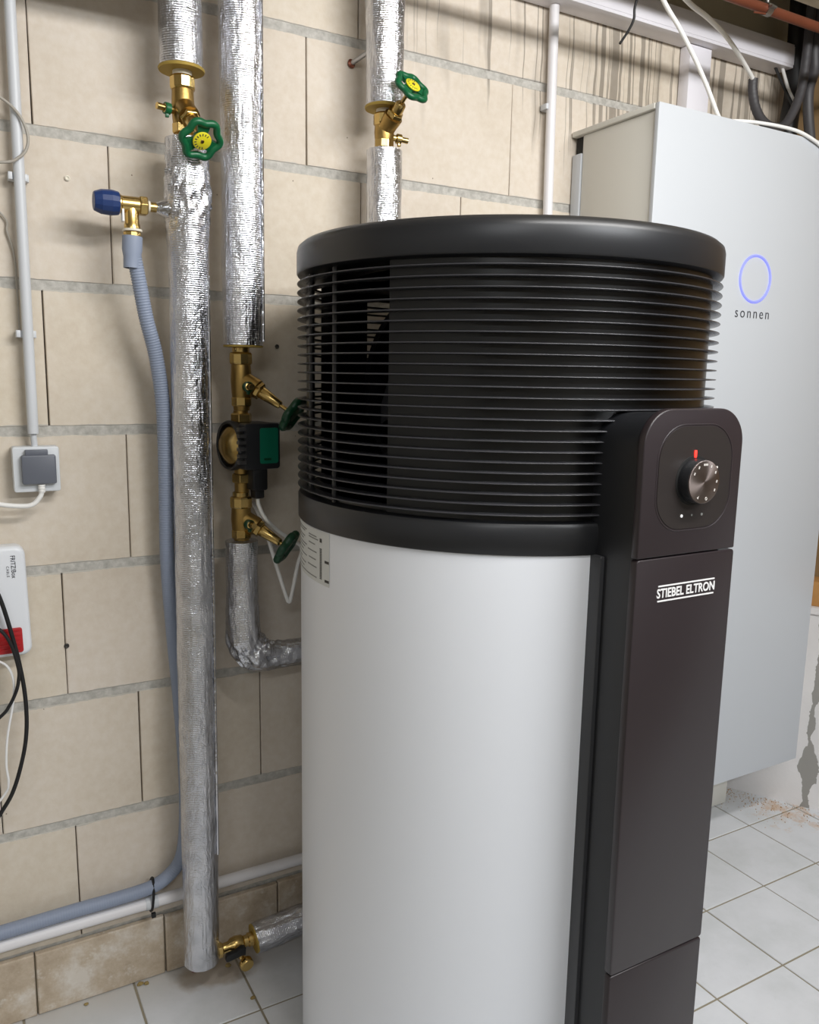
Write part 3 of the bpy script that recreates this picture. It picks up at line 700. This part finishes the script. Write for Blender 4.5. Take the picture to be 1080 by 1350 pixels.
# ball valve at the foot
bv = thing('ball_valve', 'small brass ball valve with black lever near the floor', 'valve', (.055, PY, .03))
BA = Vector((1, 0, .02)).normalized(); B0 = Vector((.012, PY, .0735))
m = MB(); m.lathe([(0, .0), (.0125, .0), (.0125, .010), (.0105, .012), (.0105, .024), (.015, .030), (.0165, .040), (.015, .052), (.0115, .056), (.0115, .064), (.0140, .066), (.0140, .080), (0, .080)], B0, BA, 28)
m.lathe([(0, 0), (.0085, 0), (.0085, .020), (0, .020)], B0+BA*.040, (0, -1, 0), 20); m.build('valve_body', M['brass'], bv)
MB().hexnut(B0, BA, .0155, .001, .011, 8).build('union_nut', M['brass'], bv, smooth=False, bevel=.0006)
m = MB(); lc = B0+BA*.040+Vector((0, -.024, 0))
m.prism([(-.030, -.0095), (-.026, -.0115), (.004, -.0075), (.011, -.0085), (.012, .008), (.002, .0095), (-.010, .0045), (-.028, .0025)], lambda x, z, t_: lc+Vector((x, t_, z)), -.007, .006)
m.build('lever', M['black'], bv, bevel=.0018)
m = MB(); m.lathe([(0, 0), (.0065, 0), (.0065, .022), (0, .022)], B0+BA*.050+Vector((0, 0, -.010)), (0, -.45, -1), 18); m.build('drain_neck', M['brass'], bv)
MB().lathe([(0, .0), (.0125, .0), (.0140, .002), (.0140, .012), (.0125, .014), (0, .014)], B0+BA*.052+Vector((0, -.020, -.030)), (.1, -1, -.15), 28).build('drain_cap', M['brass'], bv)

# ------------------------------------------------------------------ hose, conduits, wall electrics
hp = smooth_path([(-.103, PY, 1.452), (-.102, PY, 1.43), (-.094, -.086, 1.386), (-.0825, -.080, 1.323), (-.0665, -.072, 1.259), (-.0555, -.066, 1.167), (-.0530, -.058, 1.03), (-.0530, -.050, .889),
                  (-.0445, -.040, .743), (-.034, -.033, .60), (-.026, -.026, .45), (-.028, -.0255, .33), (-.038, -.0255, .262), (-.062, -.0255, .230), (-.100, -.0255, .2125), (-.17, -.0255, .2085), (-.241, -.0255, .2085), (-.373, -.0255, .206), (-.60, -.0255, .204), (-.80, -.0255, .203)], 40)
hose = thing('drain_hose', 'grey corrugated drain hose curving down the wall behind the foil pipe', 'hose', (-.103, PY, 1.40))
acc = [0.]
for a, b in zip(hp[:-1], hp[1:]): acc.append(acc[-1]+(b-a).length)
dens = []; rads = []; L = acc[-1]; j = 0; n = int(L/.00115)
for i in range(n):
    s = L*i/(n-1)
    while j < len(acc)-2 and acc[j+1] < s: j += 1
    t_ = (s-acc[j])/max(1e-9, acc[j+1]-acc[j]); dens.append(hp[j].lerp(hp[j+1], min(1, t_)))
    q_ = min(1, max(.25, 1-(s-.35)/.5)); rads.append(.0119+.0006*q_*math.cos(s/.0046*2*PI)+(.0014 if s > .45 else .0014*s/.45))
MB().tube(dens, rads, 18).build('corrugated_tube', M['hose'], hose, angle=70)
MB().lathe([(.0120, .0), (.0165, .0), (.0165, -.022), (.0140, -.034), (.0135, -.052), (.0115, -.052)], (-.103, PY, 1.457), (.06, .0, 1), 32).build('hose_cuff', M['cuff'], hose)
tie = MB()
tp = [(-.099+.003*math.cos(2*PI*k/24), -.0230+.0165*math.cos(2*PI*k/24+PI/2), .195+.0345*math.sin(2*PI*k/24+PI/2)) for k in range(24)]
tie.tube(tp, .0028, 6, closed=True).box((-.104, -.044, .156), (-.096, -.037, .165))
tag(tie.build('cable_tie', M['black']), 'black cable tie binding grey hose to white conduit', 'cable tie')

cb = thing('conduit_pipe', 'white plastic conduit lying level along the foot of the back wall', 'conduit', (-.2, -.0235, .165))
MB().tube([(-1.2, -.0235, .178), (.9, -.0235, .178)], .0118, 20).build('tube', M['pvc'], cb)
MB().lathe([(.0118, -.012), (.0132, -.012), (.0132, .012), (.0118, .012)], (-.100, -.0235, .178), (1, 0, 0), 20).build('coupling', M['conduit'], cb)

def clip(parent, x, z, y=-.012):
    m = MB(); m.box((x-.012, -.020, z-.006), (x+.012, -.0005, z+.006)); m.box((x-.0175, -.026, z-.006), (x-.011, -.004, z+.006)); m.box((x+.011, -.016, z-.006), (x+.0145, -.004, z+.006))
    m.build('pipe_clip', M['conduit'], parent, bevel=.001)
cl = thing('conduit_pipe', 'pale grey conduit running down to the wall socket at the left', 'conduit', (-.268, -.024, 1.12))
MB().tube(lerp_path((-.2640, -.024, 2.29), (-.2675, -.024, 1.124), 12), .0088, 20).build('tube', M['conduit'], cl)
MB().tube([(-.2675, -.022, 1.126), (-.2660, -.020, 1.098)], .0052, 14).build('cable_stub', M['conduit'], cl)
for z in (1.545, 1.292): clip(cl, -.2675 if z < 1.4 else -.2655, z)
cr = thing('conduit_pipe', 'white vertical conduit between the right foil pipe and the battery cabinet', 'conduit', (.83, -.022, 1.2))
MB().tube(lerp_path((.822, -.022, 2.29), (.836, -.022, 1.25), 10), .0108, 20).build('tube', M['pvc'], cr)
clip(cr, .829, 1.83)

so = thing('wall_socket', 'square white surface socket with grey flip lid on the left wall', 'socket', (-.265, -.001, 1.06))
MB().prism(rrect(-.303, -.229, 1.024, 1.102, .004, 4), XZ, -.034, -.001).build('housing', M['socket'], so, bevel=.002)
MB().prism(rrect(-.2905, -.2360, 1.0385, 1.0885, .003, 3), XZ, -.047, -.034).build('lid', M['lid'], so, bevel=.0025)
MB().box((-.2835, -.044, 1.087), (-.2480, -.034, 1.0975)).build('hinge', M['lid'], so, bevel=.001)
MB().lathe([(0, 0), (.0058, 0), (.0058, .003), (.0050, .004), (.0058, .005), (.0058, .008), (.0050, .009), (.0058, .010), (.0052, .014), (0, .014)], (-.2605, -.041, 1.0375), (0, 0, -1), 18).build('cable_gland', M['cable'], so)
tag(MB().tube(smooth_path([(-.2605, -.041, 1.026), (-.2640, -.041, 1.016), (-.276, -.041, 1.0035), (-.295, -.041, 1.0015), (-.335, -.041, 1.0085), (-.40, -.041, 1.03), (-.5, -.035, 1.05)], 8), .0042, 12).build('power_cable', M['cable']), 'cream cable leaving the bottom of the wall socket to the left', 'cable')

ro = thing('router', 'white wall-mounted router with red slotted vent', 'router', (-.36, -.001, .83))
def RT(x, z, t): return Vector((x+.018*(0.93-z)*.9, t, z))
MB().prism(rrect(-.50, -.293, .735, .932, .016, 6), RT, -.040, -.002).build('housing', M['router'], ro, bevel=.008, bseg=3)
vg = MB().prism(rrect(-.50, -.3075, .7425, .7875, .004, 3), RT, -.0425, -.038).build('vent_panel', M['red'], ro, bevel=.001)
for k in range(5):
    z = .7485+.0083*k; MB().prism(rrect(-.50, -.3105, z, z+.0026, .001, 2), RT, -.0437, -.042).build('vent_rib', M['red'], vg)
text_mesh('lettering', 'FRITZ!Box', .0105, M['ink'], ro, RT(-.3135, .8965, -.0402), (.02, 0, -1), (1, 0, .02), .0005, .0001, sx=.82, spacing=1.05)
text_mesh('lettering', 'CABLE', .0060, M['ink'], ro, RT(-.3225, .8885, -.0402), (.02, 0, -1), (1, 0, .02), .0005, 0., sx=.95, spacing=1.25)
tag(MB().tube(smooth_path([(-.39, -.07, .93), (-.355, -.065, .885), (-.337, -.060, .847), (-.3195, -.058, .763), (-.3105, -.058, .700), (-.3075, -.058, .650), (-.3095, -.058, .600), (-.318, -.058, .553), (-.336, -.055, .494), (-.360, -.05, .451), (-.42, -.045, .36)], 8), .0036, 10).build('power_cable', M['black']), 'black cable looping widest, hanging in front of the router', 'cable')
tag(MB().tube(smooth_path([(-.42, -.066, .85), (-.362, -.066, .806), (-.340, -.064, .793), (-.325, -.064, .765), (-.316, -.064, .721), (-.317, -.064, .700), (-.322, -.064, .680), (-.334, -.062, .655), (-.350, -.06, .636), (-.41, -.055, .59)], 8), .0030, 10).build('network_cable', M['black']), 'thinner black cable curling back left under the router', 'cable')
tag(MB().tube(smooth_path([(-.350, -.040, .735), (-.332, -.05, .722), (-.3245, -.055, .695), (-.328, -.055, .655), (-.340, -.055, .595), (-.3445, -.055, .545), (-.3430, -.055, .510), (-.352, -.05, .485), (-.40, -.045, .43)], 8), .0021, 8).build('thin_cable', M['white']), 'thin white cable hanging below the router', 'cable')
tag(MB().tube(smooth_path([(-.40, -.036, 1.66), (-.320, -.036, 1.668), (-.288, -.036, 1.659), (-.265, -.038, 1.640), (-.2525, -.038, 1.614), (-.2530, -.037, 1.590), (-.266, -.037, 1.572), (-.294, -.036, 1.561), (-.40, -.034, 1.555)], 8), .0024, 10).build('grey_cable', M['greycable']), 'grey cable looping over the left conduit', 'cable')
tag(MB().tube(smooth_path([(-.40, -.006, 1.56), (-.298, -.006, 1.489), (-.288, -.006, 1.458), (-.2800, -.006, 1.424), (-.2780, -.006, 1.380), (-.2780, -.006, 1.30)], 8), .0018, 8).build('thin_cable', M['greycable']), 'thin grey wire running close behind the left conduit', 'cable')
tag(MB().tube(smooth_path([(.016, -.004, 2.28), (.015, -.004, 1.95), (.018, -.006, 1.80), (.024, -.006, 1.735), (.022, -.006, 1.67), (.010, -.006, 1.64)], 8), .0016, 8).build('thin_cable', M['greycable']), 'thin beige wire on the wall behind the left brass valve', 'cable')

# ------------------------------------------------------------------ trunking, overhead pipe and cables, upper right
tr = thing('cable_trunking', 'white rectangular cable trunking along the wall under the ceiling', 'trunking', (1.1, -.03, 2.04))
MB().box((.45, -.060, 2.0395), (1.586, -.0015, 2.096)).build('channel', M['trunk'], tr, bevel=.0012)
MB().box((.45, -.0612, 2.0465), (1.5865, -.0595, 2.091)).build('cover', M['trunk'], tr, bevel=.0006)
vt = thing('cable_duct', 'white vertical flat duct dropping from trunking behind the cabinet', 'trunking', (1.274, -.017, 1.7945))
MB().box((1.237, -.034, 1.7945), (1.311, -.0015, 2.0385)).build('channel', M['trunk'], vt, bevel=.0012)
cp = thing('copper_pipe', 'reddish copper pipe running under the ceiling above the trunking', 'pipe', (1.2, -.305, 2.0))
MB().tube([(-2.28, -.305, 2.0065), (1.66, -.305, 2.0065)], .0098, 20).build('tube', M['copper'], cp)
m = MB(); m.lathe([(.0100, -.008), (.0125, -.008), (.0125, .008), (.0100, .008)], (1.165, -.305, 2.0065), (1, 0, 0), 24); m.box((1.157, -.324, 2.0045), (1.173, -.314, 2.0085)); m.box((1.157, -.296, 2.0045), (1.173, -.286, 2.0085))
m.tube([(1.165, -.305, 2.018), (1.165, -.305, 2.0755)], .004, 10); m.build('pipe_clamp', M['steel'], cp)
m = MB(); m.tube([(1.165, -.30, 2.022), (1.20, -.285, 2.030)], .0018, 8); m.tube([(1.12, -.31, 1.990), (1.155, -.31, 1.994)], .0018, 8); m.build('clamp_screw', M['copper'], cp)

tag(MB().tube(smooth_path([(.90, -.25, 2.07), (.850, -.25, 1.975), (.845, -.25, 1.940), (.832, -.25, 1.915), (.812, -.25, 1.888)], 8), .0026, 8).build('loose_wire', M['black']), 'short black wire end dangling below the trunking', 'wire')
tag(MB().tube(smooth_path([(.85, -.25, 2.07), (.922, -.25, 1.990), (.970, -.25, 1.950), (1.019, -.25, 1.903), (1.062, -.25, 1.855), (1.098, -.25, 1.808), (1.115, -.245, 1.798)], 8), .0048, 10).build('white_cable', M['cable']), 'white cable dropping onto the top of the cabinet', 'cable')
tag(MB().tube(smooth_path([(.85, -.27, 2.05), (.985, -.25, 2.005), (1.081, -.22, 2.003), (1.172, -.19, 1.997), (1.253, -.16, 1.985), (1.321, -.135, 1.969), (1.361, -.122, 1.954), (1.366, -.12, 1.935)], 8), .0052, 10).build('white_cable', M['cable']), 'white cable ending inside the black corrugated hose', 'cable')
bh = thing('corrugated_hose', 'black corrugated hose sagging in a loop over the cabinet top', 'hose', (1.45, -.12, 1.81))
hpth = smooth_path([(1.364, -.12, 1.957), (1.366, -.12, 1.930), (1.380, -.12, 1.896), (1.408, -.12, 1.870), (1.448, -.12, 1.860), (1.490, -.12, 1.870), (1.522, -.12, 1.908), (1.545, -.12, 1.962), (1.553, -.12, 2.03), (1.556, -.12, 2.12), (1.556, -.12, 2.29)], 14)
rads = [.0112+.0002*math.cos(i*PI*.5) for i in range(len(hpth))]
MB().tube(hpth, rads, 16).build('corrugated_tube', M['blackhose'], bh, angle=70)
MB().lathe([(0, .0), (.0090, .0), (.0090, -.004), (0, -.004)], (1.364, -.12, 1.9578), (0, 0, 1), 16).build('hose_mouth', M['slit'], bh)
tag(MB().tube(smooth_path([(1.580, -.12, 2.29), (1.583, -.12, 2.08), (1.590, -.12, 2.02), (1.575, -.12, 1.965), (1.585, -.12, 1.90), (1.61, -.12, 1.82), (1.63, -.13, 1.70)], 8), .013, 14).build('corrugated_hose', M['blackhose']), 'black hose hanging straight down in the upper right corner', 'hose')
tag(MB().tube(smooth_path([(1.60, -.05, 2.29), (1.605, -.05, 2.1), (1.61, -.05, 1.98), (1.60, -.05, 1.90), (1.60, -.05, 1.7)], 8), .024, 14).build('pipe_sleeve', M['black']), 'thick black pipe sleeve in the dark corner behind the hoses', 'pipe')
tag(MB().tube(smooth_path([(1.565, -.04, 2.05), (1.568, -.05, 2.02), (1.576, -.06, 1.985), (1.590, -.07, 1.955)], 6), .0042, 8).build('white_cable', M['cable']), 'short white cable leaving the end of the trunking', 'cable')
tag(MB().tube(smooth_path([(1.545, -.035, 2.045), (1.556, -.045, 2.015), (1.570, -.06, 1.975), (1.585, -.07, 1.945)], 6), .0040, 8).build('black_cable', M['black']), 'short black cable slanting below the end of the trunking', 'cable')
tag(MB().tube(smooth_path([(1.586, -.04, 2.068), (1.62, -.06, 2.066), (1.66, -.09, 2.078)], 6), .0032, 8).build('grey_cable', M['greycable']), 'thin grey cable running level from the trunking end to the right', 'cable')
lp = [(1.612+.024*math.cos(2*PI*k/28)+.004*k/28, -.15-.02*k/28, 2.045+.034*math.sin(2*PI*k/28)) for k in range(40)]
tag(MB().tube(lp, .0042, 8).build('cable_coil', M['cable']), 'beige cable coil beside the copper pipe, upper right corner', 'cable')
tag(MB().tube(smooth_path([(1.115, -.20, 1.798), (1.15, -.245, 1.798), (1.19, -.262, 1.799), (1.235, -.266, 1.801), (1.287, -.268, 1.8025), (1.342, -.272, 1.800), (1.385, -.2755, 1.791), (1.430, -.2755, 1.778), (1.50, -.2755, 1.748), (1.56, -.2755, 1.715), (1.615, -.275, 1.67)], 8), .0039, 10).build('white_cable', M['cable']), 'white cable lying along the top front edge of the cabinet and drooping to the right', 'cable')
tag(MB().box((1.585, -.14, 1.795), (1.66, -.085, 1.835)).build('wood_offcut', M['card'], bevel=.003), 'brown wooden offcut behind the top right corner of the cabinet', 'wood')
bxo = MB(); vs = [wr(s, d, z) for z in (.6045, .675) for d in (-.09, -.012) for s in (.06, .42)]
bxo.add(vs, [(0, 2, 3, 1), (4, 5, 7, 6), (0, 1, 5, 4), (2, 6, 7, 3), (0, 4, 6, 2), (1, 3, 7, 5)])
tag(bxo.build('cardboard_box', M['card'], bevel=.002), 'brown cardboard box on the plastered ledge at the right edge', 'box')

# pipe bracket on the back wall, screws and plugs
br = thing('pipe_bracket', 'small zinc pipe bracket with rusty screw left of the right foil pipe', 'bracket', (.345, -.01, 1.837))
MB().tube([(.343, -.001, 1.836), (.358, -.05, 1.846), (.366, -.075, 1.85)], .0045, 10).build('threaded_rod', M['steel'], br)
MB().lathe([(0, 0), (.0075, 0), (.0085, .003), (.005, .006), (0, .007)], (.343, -.001, 1.836), (.2, -1, .1), 16).build('wall_plate', M['copper'], br)
def screw(x, z, label, mat='steel', r=.0055):
    o = MB().lathe([(r*.35, .0005), (r, .0005), (r, .002), (r*.7, .003), (r*.35, .002), (r*.3, .0012), (0, .0012)], (x, -.0008, z), (0, -1, 0), 18).build('wall_plug', M[mat]); tag(o, label, 'wall plug')
screw(-.1895, 1.556, 'round pale wall plug between conduit and blue cap', 'ptfe', .0045)
screw(.185, 1.286, 'dark wall plug beside the louvred heater top', 'darkink', .0042)
screw(-.230, .730, 'dark drilled plug in the joint right of the router', 'darkink', .0045)

# ------------------------------------------------------------------ small debris on the floor
def pebble(x, y, r, mat, name, label, cat, group, sq=.6):
    m = MB(); n = 7; vs = [Vector((x, y, r*sq*1.6))]
    for lv, (rr, h) in enumerate(((.7, 1.25), (1., .6), (.8, .05))):
        for k in range(n):
            a = 2*PI*k/n+lv*.4; q = rr*r*random.uniform(.75, 1.2); vs.append(Vector((x+q*math.cos(a), y+q*math.sin(a)*.75, max(.0004, h*r*sq))))
    fs = [(0, 1+k, 1+(k+1) % n) for k in range(n)]
    for lv in range(2):
        for k in range(n): fs.append((1+lv*n+k, 1+(lv+1)*n+k, 1+(lv+1)*n+(k+1) % n, 1+lv*n+(k+1) % n))
    fs.append(tuple(1+2*n+k for k in range(n))[::-1])
    m.add(vs, fs); tag(m.build(name, mat, smooth=False), label, cat, group)
CR = ((-.128, -.021, .007, 'larger yellowish crumb on the floor by the plinth, beside the tile joint'), (-.116, -.025, .006, 'smaller yellowish crumb touching the larger one by the plinth'),
      (-.232, -.026, .005, 'lone yellowish crumb nearest the left picture edge on the floor'), (.045, -.053, .007, 'yellowish crumb on the floor below the brass ball valve'),
      (.062, -.165, .006, 'yellowish crumb lying on the tile joint in front of the ball valve'))
for x, y, r, lb in CR:
    pebble(x, y, r, M['sandy'], 'crumb', lb, 'crumb', 'yellowish crumbs along the left plinth')
pebble(-.018, -.034, .009, M['redscrap'], 'plastic_scrap', 'small red plastic scrap on the floor under the long foil pipe', 'scrap', None, .35)
st = MB(); random.seed(3)
for k in range(260):
    s = random.gauss(.10, .09); d = abs(random.gauss(0, .055))+.004
    p = wr(max(.0, min(.42, s)), d, 0); r = random.uniform(.0008, .0026)
    st.add([(p.x-r, p.y-r, .0003), (p.x+r, p.y-r*.6, .0003), (p.x+r*.4, p.y+r, .0003), (p.x, p.y, .0003+r*.9)], [(0, 2, 1), (0, 1, 3), (1, 2, 3), (2, 0, 3)])
tag(st.build('sand_spill', M['crumb'], smooth=False), 'rusty sand spilt on the tiles in the far corner', 'sand', kind='stuff')
